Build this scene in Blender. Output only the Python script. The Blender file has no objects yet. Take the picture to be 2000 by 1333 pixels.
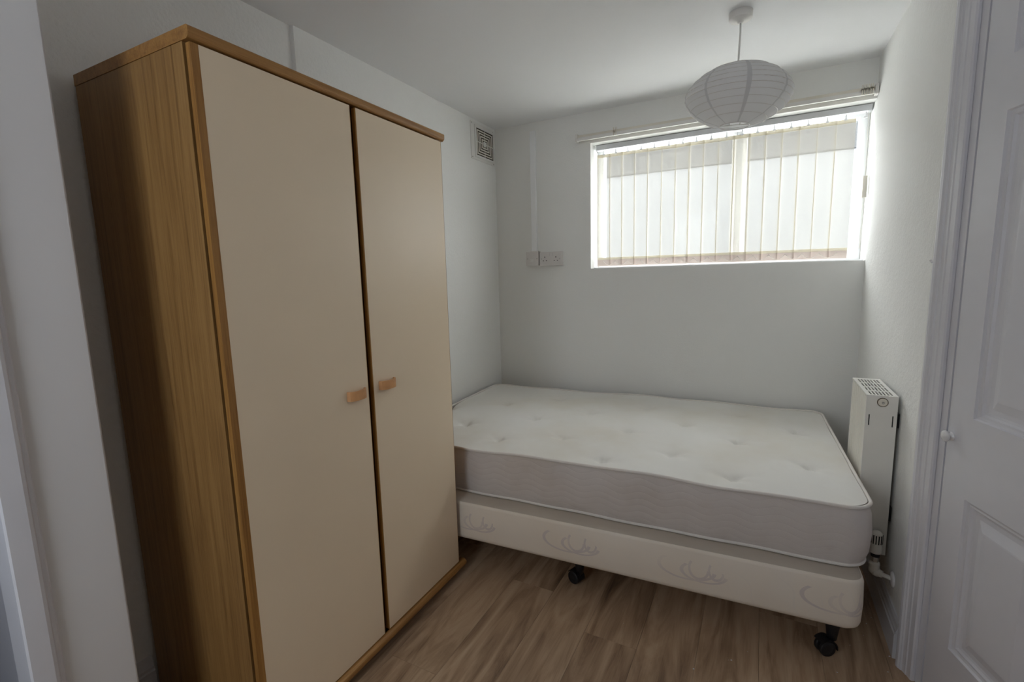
import bpy, bmesh, math, random
from mathutils import Vector, Matrix
random.seed(7)
sc = bpy.context.scene
COL = sc.collection
PI = math.pi

# ------------------------------------------------------------------ camera
cam_d = bpy.data.cameras.new('camera')
cam = bpy.data.objects.new('camera', cam_d)
COL.objects.link(cam)
cam.location = (1.5923, -2.852, 1.2541)
cam.rotation_euler = (1.4339, 0.0255, 0.4812)
cam_d.sensor_fit = 'HORIZONTAL'
cam_d.sensor_width = 36.0
cam_d.lens = 926.931 / 2000 * 36
cam_d.clip_start = 0.02
sc.camera = cam

# ------------------------------------------------------------------ sky, daylight, exposure
world = bpy.data.worlds.new('overcast_sky')
sc.world = world
world.use_nodes = True
bg = world.node_tree.nodes['Background']
bg.inputs[0].default_value = (0.95, 0.965, 1.0, 1)
bg.inputs[1].default_value = 12.5

def area(name, loc, target, sx, sy, power, color, portal=False):
    d = bpy.data.lights.new(name, 'AREA')
    d.shape = 'RECTANGLE'; d.size = sx; d.size_y = sy; d.energy = power; d.color = color
    o = bpy.data.objects.new(name, d); COL.objects.link(o)
    o.location = loc
    o.rotation_euler = (Vector(target) - Vector(loc)).to_track_quat('-Z', 'Y').to_euler()
    if portal: d.cycles.is_portal = True
    return o
area('window_portal', (1.345, 0.31, 1.66), (1.345, -1, 1.66), 1.40, 0.76, 1, (1, 1, 1), True)
# daylight of the lobby the photograph is taken from: its window, behind the camera
area('lobby_window_light', (0.76, -3.60, 1.35), (0.80, 0, 1.30), 0.52, 1.30, 5.7, (0.86, 0.93, 1.0))
# added weak bluish fill in the unseen hall beyond the left doorway
area('hall_fill_light', (-0.55, -4.40, 1.45), (-0.55, -1, 1.35), 0.7, 1.2, 1.2, (0.72, 0.80, 1.0))

sc.view_settings.view_transform = 'Standard'
sc.view_settings.look = 'None'
sc.view_settings.gamma = 1.0
sc.view_settings.use_curve_mapping = False
sc.view_settings.exposure = 0.54
sc.cycles.use_denoising = True
sc.cycles.max_bounces = 14
sc.cycles.diffuse_bounces = 8
sc.cycles.transparent_max_bounces = 16
sc.cycles.sample_clamp_indirect = 6.0
sc.cycles.caustics_reflective = False
sc.cycles.caustics_refractive = False

# ------------------------------------------------------------------ materials
class N:
    """tiny node helper"""
    def __init__(self, name):
        self.m = bpy.data.materials.new(name); self.m.use_nodes = True
        self.t = self.m.node_tree
        self.b = self.t.nodes['Principled BSDF']; self.out = self.t.nodes['Material Output']
    def n(self, typ, **kw):
        nd = self.t.nodes.new('ShaderNode' + typ)
        for k, v in kw.items(): setattr(nd, k, v)
        return nd
    def set(self, sock, v):
        if hasattr(v, 'is_linked') or isinstance(v, bpy.types.NodeSocket): self.t.links.new(v, sock)
        elif isinstance(v, (tuple, list)) and len(v) == 3 and sock.type == 'RGBA': sock.default_value = (*v, 1)
        else: sock.default_value = v
    def coords(self, kind='Object'):
        return self.n('TexCoord').outputs[kind]
    def mapping(self, vec, scale=(1, 1, 1), loc=(0, 0, 0)):
        k = self.n('Mapping'); self.set(k.inputs[0], vec)
        k.inputs['Scale'].default_value = scale; self.set(k.inputs['Location'], loc) if not isinstance(loc, tuple) else setattr(k.inputs['Location'], 'default_value', loc)
        return k.outputs[0]
    def noise(self, vec, scale=5, detail=3, rough=.5, dist=0):
        k = self.n('TexNoise'); self.set(k.inputs['Vector'], vec)
        k.inputs['Scale'].default_value = scale; k.inputs['Detail'].default_value = detail
        k.inputs['Roughness'].default_value = rough; k.inputs['Distortion'].default_value = dist
        return k.outputs['Fac']
    def ramp(self, fac, stops):
        k = self.n('ValToRGB'); self.set(k.inputs[0], fac)
        e = k.color_ramp.elements
        while len(e) < len(stops): e.new(0.5)
        for el, (p, c) in zip(e, stops):
            el.position = p; el.color = (*c, 1) if len(c) == 3 else c
        return k.outputs[0]
    def math(self, op, a, b=0.0, c=None):
        k = self.n('Math', operation=op); self.set(k.inputs[0], a); self.set(k.inputs[1], b)
        if c is not None: self.set(k.inputs[2], c)
        return k.outputs[0]
    def mix(self, fac, a, b, blend='MIX'):
        k = self.n('Mix', data_type='RGBA', blend_type=blend)
        self.set(k.inputs[0], fac); self.set(k.inputs[6], a); self.set(k.inputs[7], b)
        return k.outputs[2]
    def bump(self, h, strength=.3, dist=.002):
        k = self.n('Bump'); self.set(k.inputs['Height'], h)
        k.inputs['Strength'].default_value = strength; k.inputs['Distance'].default_value = dist
        self.t.links.new(k.outputs[0], self.b.inputs['Normal'])
        return k.outputs[0]
    def base(self, c): self.set(self.b.inputs['Base Color'], c)
    def rough(self, r): self.set(self.b.inputs['Roughness'], r)
    def spec(self, s): self.b.inputs['Specular IOR Level'].default_value = s

def plain(name, c, rough=.5, spec=.5, metal=0, var=.05, scale=9):
    m = N(name)
    f = m.noise(m.coords(), scale, 3)
    a = tuple(max(0, x * (1 - var)) for x in c); b = tuple(min(1, x * (1 + var)) for x in c)
    m.base(m.ramp(f, [(.3, a), (.7, b)])); m.rough(rough); m.spec(spec)
    m.b.inputs['Metallic'].default_value = metal
    return m.m

def wall_paint(name, c, bump=.5, scale=120, dist=.0025):
    m = N(name); v = m.coords()
    big = m.noise(v, 1.3, 3)
    m.base(m.ramp(big, [(.3, tuple(x * .975 for x in c)), (.7, c)]))
    h = m.math('ADD', m.noise(v, scale, 4, .6), m.math('MULTIPLY', m.noise(v, scale * .3, 2), .8))
    m.bump(h, bump, dist); m.rough(.78); m.spec(.25)
    return m.m

M = {}
M['wall_rough'] = wall_paint('textured_white_paint', (.832, .832, .815), .55, 85, .004)
M['wall'] = wall_paint('white_emulsion', (.832, .832, .812), .35, 130, .002)
M['wall_smooth'] = wall_paint('smooth_white_paint', (.76, .755, .765), .12, 60, .001)
M['ceiling'] = wall_paint('ceiling_white', (.826, .833, .842), .12, 90, .001)
M['gloss'] = plain('white_gloss_woodwork', (.71, .71, .755), .32, .5, var=.02)  # faint lavender cast paints the bluish daylight onto white gloss
M['skirting'] = plain('white_skirting_paint', (.66, .66, .68), .35, .5, var=.03)
M['upvc'] = plain('white_upvc', (.86, .87, .88), .3, .5, var=.015)
M['plastic'] = plain('white_plastic', (.76, .745, .72), .38, .5, var=.03)
M['plastic_grey'] = plain('greyish_socket_plastic', (.70, .67, .65), .38, .5, var=.03)
M['ivory'] = plain('aged_ivory_plastic', (.72, .68, .60), .45, .4, var=.06)
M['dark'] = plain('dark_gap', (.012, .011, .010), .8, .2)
M['black'] = plain('black_plastic', (.012, .012, .014), .45, .4)
M['rad'] = plain('radiator_enamel', (.80, .785, .74), .3, .5, var=.03)
M['rad_front'] = plain('radiator_cream_enamel', (.78, .755, .68), .35, .5, var=.03)
M['chrome'] = plain('dull_nickel', (.55, .53, .50), .35, .5, metal=.9)
M['ceramic'] = plain('white_ceramic', (.82, .81, .82), .12, .6, var=.02)
M['rail_grey'] = plain('grey_blind_headrail', (.62, .63, .65), .4, .4, var=.02)
M['handle'] = plain('beech_handle', (.60, .31, .135), .42, .4, var=.10, scale=30)
M['weight'] = plain('blind_weight_pocket', (.55, .44, .38), .8, .1)
M['cordm'] = plain('white_cord', (.80, .78, .72), .7, .2)
M['concrete'] = plain('pale_yard_concrete', (.66, .65, .63), .9, .2, var=.15, scale=3)
M['backdrop_face'] = plain('backdrop_grey', (.108, .111, .116), .9, .2, var=.06, scale=1.5)
M['backdrop_top'] = plain('backdrop_dark', (.010, .010, .010), .8, .3, var=.1, scale=6)
M['hallfloor'] = plain('dark_hall_carpet', (.035, .035, .034), .95, .05, var=.2, scale=60)
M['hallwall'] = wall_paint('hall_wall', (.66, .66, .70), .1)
M['cream'] = None

def oak(name, axis='Z', dark=1.0, tint=(1, 1, 1)):
    m = N(name); v = m.coords()
    st = {'Z': (26, 26, 1.1), 'Y': (26, 1.1, 26), 'X': (1.1, 26, 26)}[axis]
    g = m.noise(m.mapping(v, st), 2.2, 5, .6, .6)
    st2 = {'Z': (150, 150, 3.5), 'Y': (150, 3.5, 150), 'X': (3.5, 150, 150)}[axis]
    fine = m.noise(m.mapping(v, st2), 1.6, 3, .6)
    big = m.noise(m.mapping(v, tuple(x * .18 for x in st)), 2.0, 2)
    f = m.math('ADD', m.math('MULTIPLY', g, .55), m.math('ADD', m.math('MULTIPLY', fine, .30), m.math('MULTIPLY', big, .15)))
    s = lambda c: tuple(min(1, x * t * dark * .74) for x, t in zip(c, tint))
    m.base(m.ramp(f, [(.34, s((.235, .115, .036))), (.47, s((.375, .200, .066))), (.60, s((.47, .265, .092)))]))
    m.rough(.42); m.spec(.4); m.bump(f, .12, .0006)
    return m.m
M['oak'] = oak('oak_laminate', 'Z')
M['oak_top'] = oak('oak_laminate_horizontal', 'Y', 1.05, (1.08, .98, .85))
M['oak_side_top'] = oak('oak_laminate_depth', 'X')
M['lip'] = oak('orange_oak_lipping', 'Z', 1.06, (1.08, .96, .72))
M['door_cream'] = plain('cream_laminate', (.82, .675, .50), .38, .45, var=.018, scale=2.5)

def floor_wood():
    m = N('brown_oak_floor'); g = m.n('NewGeometry').outputs['Position']
    oi = m.n('ObjectInfo').outputs['Random']
    k = m.n('CombineXYZ'); m.set(k.inputs[0], m.math('MULTIPLY', oi, 37.0)); m.set(k.inputs[1], m.math('MULTIPLY', oi, 91.0))
    va = m.n('VectorMath', operation='ADD'); m.set(va.inputs[0], g); m.set(va.inputs[1], k.outputs[0])
    v = va.outputs[0]
    a = m.noise(m.mapping(v, (6.5, .9, 1)), 2.0, 4, .55, 1.6)
    b = m.noise(m.mapping(v, (110, 3.0, 1)), 2.0, 4, .6, .3)
    c = m.noise(m.mapping(v, (3.2, .9, 1)), 1.6, 3, .5, .8)
    f = m.math('ADD', m.math('MULTIPLY', a, .62), m.math('ADD', m.math('MULTIPLY', b, .13), m.math('MULTIPLY', c, .30)))
    f = m.math('ADD', f, m.math('MULTIPLY', m.math('SUBTRACT', oi, .5), .05))
    m.base(m.ramp(f, [(.33, (.11, .066, .040)), (.45, (.30, .195, .120)), (.56, (.45, .315, .205)), (.70, (.56, .415, .285))]))
    m.rough(m.math('ADD', m.math('MULTIPLY', b, .12), .36)); m.spec(.4)
    m.bump(b, .12, .0006)
    return m.m
M['floor'] = floor_wood()

def thin_translucent(name, c, trans, tcol=None, weave=900, sheer=0.0):
    m = N(name); m.t.nodes.remove(m.b)
    v = m.coords()
    w = m.noise(m.mapping(v, (1, 1, .12)), weave, 2)
    col = m.mix(m.math('MULTIPLY', w, .10), c, tuple(x * .8 for x in c))
    d = m.n('BsdfDiffuse'); m.set(d.inputs[0], col)
    t = m.n('BsdfTranslucent'); m.set(t.inputs[0], tcol or c)
    x = m.n('MixShader'); x.inputs[0].default_value = trans
    m.t.links.new(d.outputs[0], x.inputs[1]); m.t.links.new(t.outputs[0], x.inputs[2])
    res = x.outputs[0]
    if sheer:                                   # open weave: part of the light passes straight between the threads
        tr = m.n('BsdfTransparent'); tr.inputs[0].default_value = (1, .985, .95, 1)
        y = m.n('MixShader'); y.inputs[0].default_value = sheer
        m.t.links.new(res, y.inputs[1]); m.t.links.new(tr.outputs[0], y.inputs[2]); res = y.outputs[0]
    m.t.links.new(res, m.out.inputs[0])
    return m.m
M['vane'] = thin_translucent('cream_vane_fabric', (.80, .775, .71), .035, (.87, .84, .78), 900, .42)
M['hem'] = thin_translucent('vane_hem_fabric', (.72, .67, .53), .10, (.78, .71, .54), 900, .14)
M['edge'] = thin_translucent('vane_overlap_dark', (.60, .56, .46), .10, (.66, .62, .50), 900, .05)
M['weightfab'] = thin_translucent('vane_weight_pocket', (.58, .49, .44), .07, (.64, .52, .46), 900, .05)
M['paper'] = thin_translucent('white_lantern_paper', (.82, .82, .83), .42, (.88, .88, .88), 60)

M['seam'] = thin_translucent('lantern_seam_paper', (.70, .70, .71), .30, (.72, .72, .72), 60)
def glass():
    m = N('window_glass'); m.t.nodes.remove(m.b)
    t = m.n('BsdfTransparent'); g = m.n('BsdfGlossy'); g.inputs['Roughness'].default_value = .02
    t.inputs[0].default_value = (.93, .95, .95, 1)
    x = m.n('MixShader'); x.inputs[0].default_value = .07
    m.t.links.new(t.outputs[0], x.inputs[1]); m.t.links.new(g.outputs[0], x.inputs[2])
    m.t.links.new(x.outputs[0], m.out.inputs[0])
    return m.m
M['glass'] = glass()

def mattress_top():
    m = N('mattress_ticking'); v = m.coords()
    s = m.noise(v, 2.2, 4, .55)
    s2 = m.noise(v, 9, 3)
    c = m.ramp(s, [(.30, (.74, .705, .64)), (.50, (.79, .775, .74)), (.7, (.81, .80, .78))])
    c = m.mix(m.math('MULTIPLY', s2, .08), c, (.62, .55, .46))
    m.base(c); m.rough(.85); m.spec(.15)
    m.bump(m.noise(v, 420, 2), .12, .001)
    return m.m
M['mtop'] = mattress_top()

def mattress_side():
    m = N('mattress_border_fabric'); v = m.coords()
    sx = m.n('SeparateXYZ'); m.set(sx.inputs[0], v)
    x, z = sx.outputs[0], sx.outputs[2]
    y = sx.outputs[1]
    w = m.math('MULTIPLY', m.math('SINE', m.math('MULTIPLY', m.math('ADD', x, y), 42.0)), .009)
    ln = m.math('SINE', m.math('MULTIPLY', m.math('ADD', z, w), 125.0))
    q = m.math('POWER', m.math('ABSOLUTE', ln), .35)
    knit = m.math('MULTIPLY', m.math('SINE', m.math('MULTIPLY', m.math('ADD', x, y), 1500.0)), m.math('SINE', m.math('MULTIPLY', z, 1300.0)))
    st = m.noise(v, 3.0, 4, .6)
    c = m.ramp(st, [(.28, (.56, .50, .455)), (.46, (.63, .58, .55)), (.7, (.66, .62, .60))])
    # round brown scuff near the front corner
    dv = m.n('VectorMath', operation='DISTANCE'); m.set(dv.inputs[0], v); dv.inputs[1].default_value = (.815, -.60, -.045)
    sc_ = m.ramp(m.math('ADD', dv.outputs['Value'], m.math('MULTIPLY', m.noise(v, 40, 2), .02)), [(.012, (.75, .75, .75)), (.045, (0, 0, 0))])
    c = m.mix(sc_, c, (.36, .28, .23))
    m.base(c); m.rough(.85); m.spec(.15)
    m.bump(m.math('ADD', q, m.math('MULTIPLY', knit, .12)), .28, .003)
    return m.m
M['mside'] = mattress_side()
M['piping'] = plain('mattress_piping', (.78, .74, .70), .7, .2, var=.05)

SW_OFF = .216 + .585 - (1.391 - 1.03)
def divan_fabric():
    m = N('cream_damask_divan_fabric'); v = m.coords()
    sx = m.n('SeparateXYZ'); m.set(sx.inputs[0], v)
    x, y, z = sx.outputs
    cv = m.n('CombineXYZ'); m.set(cv.inputs[0], m.math('ADD', x, y)); m.set(cv.inputs[1], z)
    base = m.ramp(m.noise(v, 2.5, 3), [(.3, (.76, .68, .58)), (.7, (.82, .76, .68))])
    # woven feather pattern
    wv = m.n('TexWave', wave_type='BANDS', bands_direction='DIAGONAL'); m.set(wv.inputs[0], cv.outputs[0])
    wv.inputs['Scale'].default_value = 3.2; wv.inputs['Distortion'].default_value = 5.0; wv.inputs['Detail'].default_value = 1.0; wv.inputs['Detail Scale'].default_value = 1.4
    line = m.ramp(wv.outputs['Fac'], [(.44, (0, 0, 0)), (.5, (1, 1, 1)), (.56, (0, 0, 0))])
    base = m.mix(m.math('MULTIPLY', line, .35), base, (.74, .69, .63))
    # printed swirls: thin ellipse outlines repeating along the border
    acc = None
    for (ox, oz, rx, rz, wd) in [(-.02, .012, .090, .042, .07), (.035, .004, .070, .034, .085), (.020, .016, .030, .036, .13), (.075, .018, .022, .030, .16)]:
        u = m.math('SUBTRACT', m.math('MODULO', m.math('ADD', m.math('ADD', x, y), 10.0 * .432 + SW_OFF), .432), .216 + ox)
        ux = m.math('DIVIDE', u, rx); uz = m.math('DIVIDE', m.math('SUBTRACT', z, oz), rz)
        r = m.math('SQRT', m.math('ADD', m.math('MULTIPLY', ux, ux), m.math('MULTIPLY', uz, uz)))
        e = m.math('LESS_THAN', m.math('ABSOLUTE', m.math('SUBTRACT', r, 1.0)), wd)
        cut = m.math('LESS_THAN', m.math('ADD', uz, m.math('MULTIPLY', ux, .4)), .35)
        e = m.math('MULTIPLY', e, cut)
        acc = e if acc is None else m.math('MAXIMUM', acc, e)
    fade = m.math('MULTIPLY', acc, m.ramp(m.noise(v, 6, 2), [(.36, (.12, .12, .12)), (.55, (.6, .6, .6))]))
    c = m.mix(fade, base, (.56, .495, .50))
    m.base(c); m.rough(.75); m.spec(.2)
    m.bump(m.noise(v, 300, 2), .1, .001)
    return m.m
M['divan'] = divan_fabric()
M['divan_top'] = plain('beige_divan_top', (.56, .50, .43), .85, .15, var=.06, scale=5)

# ------------------------------------------------------------------ mesh helpers
def newobj(name, bm, mat=None, parent=None, smooth=False, bevel=0, segs=2):
    if bevel:
        bmesh.ops.bevel(bm, geom=[e for e in bm.edges if len(e.link_faces) == 2 and e.calc_face_angle(0) > .5], offset=bevel, segments=segs, affect='EDGES', profile=.5)
    bmesh.ops.recalc_face_normals(bm, faces=bm.faces)
    me = bpy.data.meshes.new(name); bm.to_mesh(me); bm.free()
    if mat is not None: me.materials.append(M[mat] if isinstance(mat, str) else mat)
    if smooth:
        for p in me.polygons: p.use_smooth = True
    o = bpy.data.objects.new(name, me); COL.objects.link(o)
    if parent is not None: o.parent = parent
    return o

def empty(name, loc=(0, 0, 0), rz=0):
    o = bpy.data.objects.new(name, None); COL.objects.link(o)
    o.empty_display_size = .05
    o.location = loc; o.rotation_euler = (0, 0, rz)
    return o

def tag(o, label, cat, group=None, kind=None):
    o['label'] = label; o['category'] = cat
    if group: o['group'] = group
    if kind: o['kind'] = kind
    return o

def structure(o, label=None, cat=None):
    o['kind'] = 'structure'
    if label: o['label'] = label
    if cat: o['category'] = cat
    return o

def abox(bm, x0, x1, y0, y1, z0, z1):
    vs = [bm.verts.new(c) for c in ((x0, y0, z0), (x1, y0, z0), (x1, y1, z0), (x0, y1, z0), (x0, y0, z1), (x1, y0, z1), (x1, y1, z1), (x0, y1, z1))]
    for f in ((0, 3, 2, 1), (4, 5, 6, 7), (0, 1, 5, 4), (1, 2, 6, 5), (2, 3, 7, 6), (3, 0, 4, 7)):
        bm.faces.new([vs[i] for i in f])
    return vs

def box(name, x0, x1, y0, y1, z0, z1, mat, parent=None, bevel=0, segs=2):
    bm = bmesh.new(); abox(bm, x0, x1, y0, y1, z0, z1)
    return newobj(name, bm, mat, parent, False, bevel, segs)

def boxes(name, lst, mat, parent=None):
    bm = bmesh.new()
    for b in lst: abox(bm, *b)
    return newobj(name, bm, mat, parent)

def prism(bm, pts, a, b, frame):
    """extrude a closed 2-D polygon between a and b; frame(u, v, w) gives the 3-D point"""
    lo = [bm.verts.new(frame(u, v, a)) for u, v in pts]; hi = [bm.verts.new(frame(u, v, b)) for u, v in pts]
    n = len(pts)
    for i in range(n): bm.faces.new((lo[i], lo[(i + 1) % n], hi[(i + 1) % n], hi[i]))
    bm.faces.new(lo); bm.faces.new(hi[::-1])

def tube(bm, pts, r, seg=10, closed=False):
    rings = []; n = len(pts); pts = [Vector(p) for p in pts]
    up = None
    for i, p in enumerate(pts):
        t = (pts[(i + 1) % n] - pts[i - 1]) if closed or 0 < i < n - 1 else (pts[1] - pts[0] if i == 0 else pts[-1] - pts[-2])
        t.normalize()
        if up is None:
            up = Vector((0, 0, 1)) if abs(t.z) < .9 else Vector((1, 0, 0))
        s = t.cross(up).normalized(); up = s.cross(t).normalized()
        rr = r[i] if isinstance(r, (list, tuple)) else r
        rings.append([bm.verts.new(p + (s * math.cos(a) + up * math.sin(a)) * rr) for a in [2 * PI * k / seg for k in range(seg)]])
    for i in range(n if closed else n - 1):
        A, B = rings[i], rings[(i + 1) % n]
        for k in range(seg): bm.faces.new((A[k], A[(k + 1) % seg], B[(k + 1) % seg], B[k]))
    if not closed:
        bm.faces.new(rings[0][::-1]); bm.faces.new(rings[-1])

def lathe(bm, prof, origin=(0, 0, 0), axis='Z', seg=32, cap=True):
    """prof = [(radius, height)] revolved about an axis through origin"""
    o = Vector(origin)
    def P(r, h, a):
        c, s = r * math.cos(a), r * math.sin(a)
        return o + {'Z': Vector((c, s, h)), 'X': Vector((h, c, s)), 'Y': Vector((c, h, s))}[axis]
    rings = [[bm.verts.new(P(r, h, 2 * PI * k / seg)) for k in range(seg)] for r, h in prof]
    for A, B in zip(rings, rings[1:]):
        for k in range(seg): bm.faces.new((A[k], A[(k + 1) % seg], B[(k + 1) % seg], B[k]))
    if cap:
        bm.faces.new(rings[0][::-1]); bm.faces.new(rings[-1])

def rrect(L, D, r, n=12, per=24):
    """rounded rectangle outline centred on the origin, evenly sampled"""
    pts = []
    hx, hy = L / 2, D / 2
    corners = [(hx - r, hy - r, 0), (-hx + r, hy - r, PI / 2), (-hx + r, -hy + r, PI), (hx - r, -hy + r, 1.5 * PI)]
    for i, (cx, cy, a0) in enumerate(corners):
        for k in range(n + 1):
            a = a0 + k / n * PI / 2
            pts.append((cx + r * math.cos(a), cy + r * math.sin(a)))
        nx = corners[(i + 1) % 4]
        a1 = a0 + PI / 2
        s = Vector(pts[-1]); e = Vector((nx[0] + r * math.cos(a1), nx[1] + r * math.sin(a1)))
        m = per if abs((e - s).x) > abs((e - s).y) else max(6, int(per * D / L))
        for k in range(1, m): pts.append(tuple(s.lerp(e, k / m)))
    return pts

W, H = 2.030, 2.203
WXL, WXR, WZB, WZT = 0.653, 2.0300, 1.2846, 2.0243       # window opening
A_ANG = math.radians(17.2)                               # splayed door wall
P0 = Vector((W, -1.085, 0))
DS = Vector((math.sin(A_ANG), -math.cos(A_ANG), 0))      # along the door wall, towards the camera
DN = Vector((-math.cos(A_ANG), -math.sin(A_ANG), 0))     # out of the door wall, into the room
def DW(s, n, z): return tuple(P0 + DS * s + DN * n + Vector((0, 0, z)))

# ------------------------------------------------------------------ floor with planks
fl = box('floor', -1.5, 3.4, -4.6, 0.0, -0.16, -0.013, 'oak')
structure(fl, 'dark brown wood-effect plank floor running under the bed', 'floor')
pw, pl, g = .182, 1.22, .0005
def plank_mesh(L):
    bm = bmesh.new(); abox(bm, -pw / 2 + g / 2, pw / 2 - g / 2, -L / 2 + g / 2, L / 2 - g / 2, -.012, 0)
    bmesh.ops.bevel(bm, geom=[e for e in bm.edges if all(v.co.z > -.001 for v in e.verts)], offset=.0004, segments=1, affect='EDGES')
    bmesh.ops.recalc_face_normals(bm, faces=bm.faces)
    me = bpy.data.meshes.new('plank'); bm.to_mesh(me); bm.free(); me.materials.append(M['floor']); return me
PM = plank_mesh(pl)
x = -0.005 + pw / 2; row = 0
while x < 2.85:
    off = (row * .437 + .23) % 1 * pl
    y1 = 0.0 + off
    while y1 > -3.6:
        y0 = y1 - pl
        a, b = max(y0, -3.6), min(y1, -0.002)
        if b - a > .05:
            o = bpy.data.objects.new('plank', PM if abs((b - a) - pl) < 1e-4 else plank_mesh(b - a))
            COL.objects.link(o); o.parent = fl; o.location = (x, (a + b) / 2, 0)
        y1 = y0
    x += pw; row += 1
hf = box('hall_floor', -1.4, .215, -4.5, -2.46, -.01, .0015, 'hallfloor')
structure(hf, 'dark floor of the hall beyond the left doorway', 'floor')

# ------------------------------------------------------------------ walls and ceiling
bm = bmesh.new()
abox(bm, -.15, WXL, 0, .30, -.05, H + .02); abox(bm, WXR, W + .16, 0, .30, -.05, H + .02)
abox(bm, WXL, WXR, 0, .30, -.05, WZB); abox(bm, WXL, WXR, 0, .30, WZT, H + .02)
bmesh.ops.remove_doubles(bm, verts=bm.verts, dist=1e-5)
structure(newobj('wall_back', bm, 'wall'), 'white back wall with the window above the bed', 'wall')

bm = bmesh.new()   # left wall with its shallow step behind the wardrobe
prism(bm, [(0, 0), (0, -1.520), (-.014, -1.526), (-.014, -2.40), (-.15, -2.40), (-.15, 0)], -.05, H + .02, lambda u, v, w: (u, v, w))
structure(newobj('wall_left', bm, 'wall_rough'), 'white textured left wall behind the wardrobe', 'wall')

structure(box('wall_right', W, W + .16, -1.085, 0.0, -.05, H + .02, 'wall_rough'), 'white textured right wall behind the radiator', 'wall')

bm = bmesh.new()   # splayed wall that holds the panelled door
def dwbox(bm, s0, s1, n0, n1, z0, z1):
    vs = [bm.verts.new(DW(s, n, z)) for z in (z0, z1) for s, n in ((s0, n0), (s1, n0), (s1, n1), (s0, n1))]
    for f in ((0, 3, 2, 1), (4, 5, 6, 7), (0, 1, 5, 4), (1, 2, 6, 5), (2, 3, 7, 6), (3, 0, 4, 7)): bm.faces.new([vs[i] for i in f])
dwbox(bm, -.02, .072, -.14, 0, -.05, H + .02)
dwbox(bm, .83, 3.5, -.14, 0, -.05, H + .02)
dwbox(bm, .072, .83, -.14, 0, 2.03, H + .02)
structure(newobj('wall_right_splayed', bm, 'wall'), 'white splayed wall around the panelled door', 'wall')

bm = bmesh.new()   # nib and lobby wall with the hall doorway
abox(bm, .215, .320, -2.526, -2.380, -.05, H + .02); abox(bm, -.014, .215, -2.460, -2.3805, -.05, H + .02)
abox(bm, .215, .320, -3.72, -3.29, -.05, H + .02)
abox(bm, .215, .320, -3.29, -2.526, 2.0, H + .02)
bmesh.ops.bevel(bm, geom=[e for e in bm.edges if abs(e.verts[0].co.x - .32) < 1e-4 and abs(e.verts[1].co.x - .32) < 1e-4 and abs(e.verts[0].co.y + 2.380) < 1e-4 and abs(e.verts[1].co.y + 2.380) < 1e-4], offset=.004, segments=2, affect='EDGES')
structure(newobj('wall_lobby', bm, 'wall_smooth'), 'smooth white wall end beside the hall doorway', 'wall')
structure(box('wall_front', -.014, 3.2, -3.80, -3.62, -.05, H + .02, 'wall'), 'white wall behind the camera', 'wall')
structure(boxes('wall_hall', [(-1.5, -1.35, -4.5, -2.3, -.05, H + .02), (-1.5, -.014, -2.46, -2.40, -.05, H + .02), (.215, .32, -4.5, -3.80, -.05, H + .02), (-1.5, .32, -4.6, -4.5, -.05, H + .02)], 'hallwall'), 'hall wall seen through the left doorway', 'wall')
structure(box('ceiling', -1.6, 3.4, -4.6, .30, H, H + .15, 'ceiling'), 'plain white ceiling of the bedroom', 'ceiling')

# ------------------------------------------------------------------ outside of the window
gr = box('yard_ground', -6, 8, .30, 7, .95, 1.06, 'concrete'); structure(gr, 'pale yard outside the window', 'ground')
ob = empty('backdrop', (-1.0, 3.0, 1.06)); tag(ob, 'added dark outbuilding faintly seen through the blind', 'building')  # added to hide the low sky and dim what shows through the vanes
def obp(name, bm, mat):
    o = newobj(name, bm, mat); o.parent = ob; o.matrix_parent_inverse = Matrix.Translation(-Vector(ob.location)); return o
bm = bmesh.new(); abox(bm, -6, 3.2, 3.0, 4.6, 1.06, 2.40); obp('backdrop_wall', bm, 'backdrop_face')
bm = bmesh.new(); prism(bm, [(2.99, 2.40), (2.99, 2.41), (3.9, 3.05), (4.75, 2.46), (4.75, 2.40)], -6.1, 3.3, lambda u, v, w: (w, u, v)); obp('backdrop_roof', bm, 'backdrop_top')

# ------------------------------------------------------------------ window
wroot = empty('window_1', (0, 0, 0)); structure(wroot, 'white plastic framed window in the back wall', 'window')
fy0, fy1 = .150, .215
def frame_ring(name, x0, x1, z0, z1, w, y0, y1, mat, parent, bev=.003):
    bm = bmesh.new()
    o = [(x0, z0), (x1, z0), (x1, z1), (x0, z1)]; i = [(x0 + w, z0 + w), (x1 - w, z0 + w), (x1 - w, z1 - w), (x0 + w, z1 - w)]
    V = {}
    for nm, y in (('f', y0), ('b', y1)):
        V[nm] = [bm.verts.new((px, y, pz)) for px, pz in o], [bm.verts.new((px, y, pz)) for px, pz in i]
    for k in range(4):
        j = (k + 1) % 4
        (fo, fi), (bo, bi) = V['f'], V['b']
        bm.faces.new((fo[k], fo[j], fi[j], fi[k])); bm.faces.new((bo[j], bo[k], bi[k], bi[j]))
        bm.faces.new((fo[j], fo[k], bo[k], bo[j])); bm.faces.new((fi[k], fi[j], bi[j], bi[k]))
    return newobj(name, bm, mat, parent, False, bev, 2)
frame_ring('window_frame', WXL + .001, WXR - .001, WZB + .001, WZT - .001, .017, fy0, fy1, 'upvc', wroot)
MX = 1.455
box('mullion', MX - .014, MX + .014, fy0 + .016, fy1 - .016, WZB + .018, WZT - .018, 'upvc', wroot, .003)
for (a, b) in ((WXL + .017, MX - .014), (MX + .014, WXR - .017)):
    s = frame_ring('sash', a + .001, b - .001, WZB + .018, WZT - .018, .022, fy0 - .012, fy1 - .02, 'upvc', wroot)
    box('pane', a + .018, b - .018, .176, .180, WZB + .036, WZT - .036, 'glass', s)
box('window_sill', WXL + .001, WXR - .001, .06, fy0 - .001, WZB + .0005, WZB + .006, 'upvc', wroot, .001)

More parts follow.
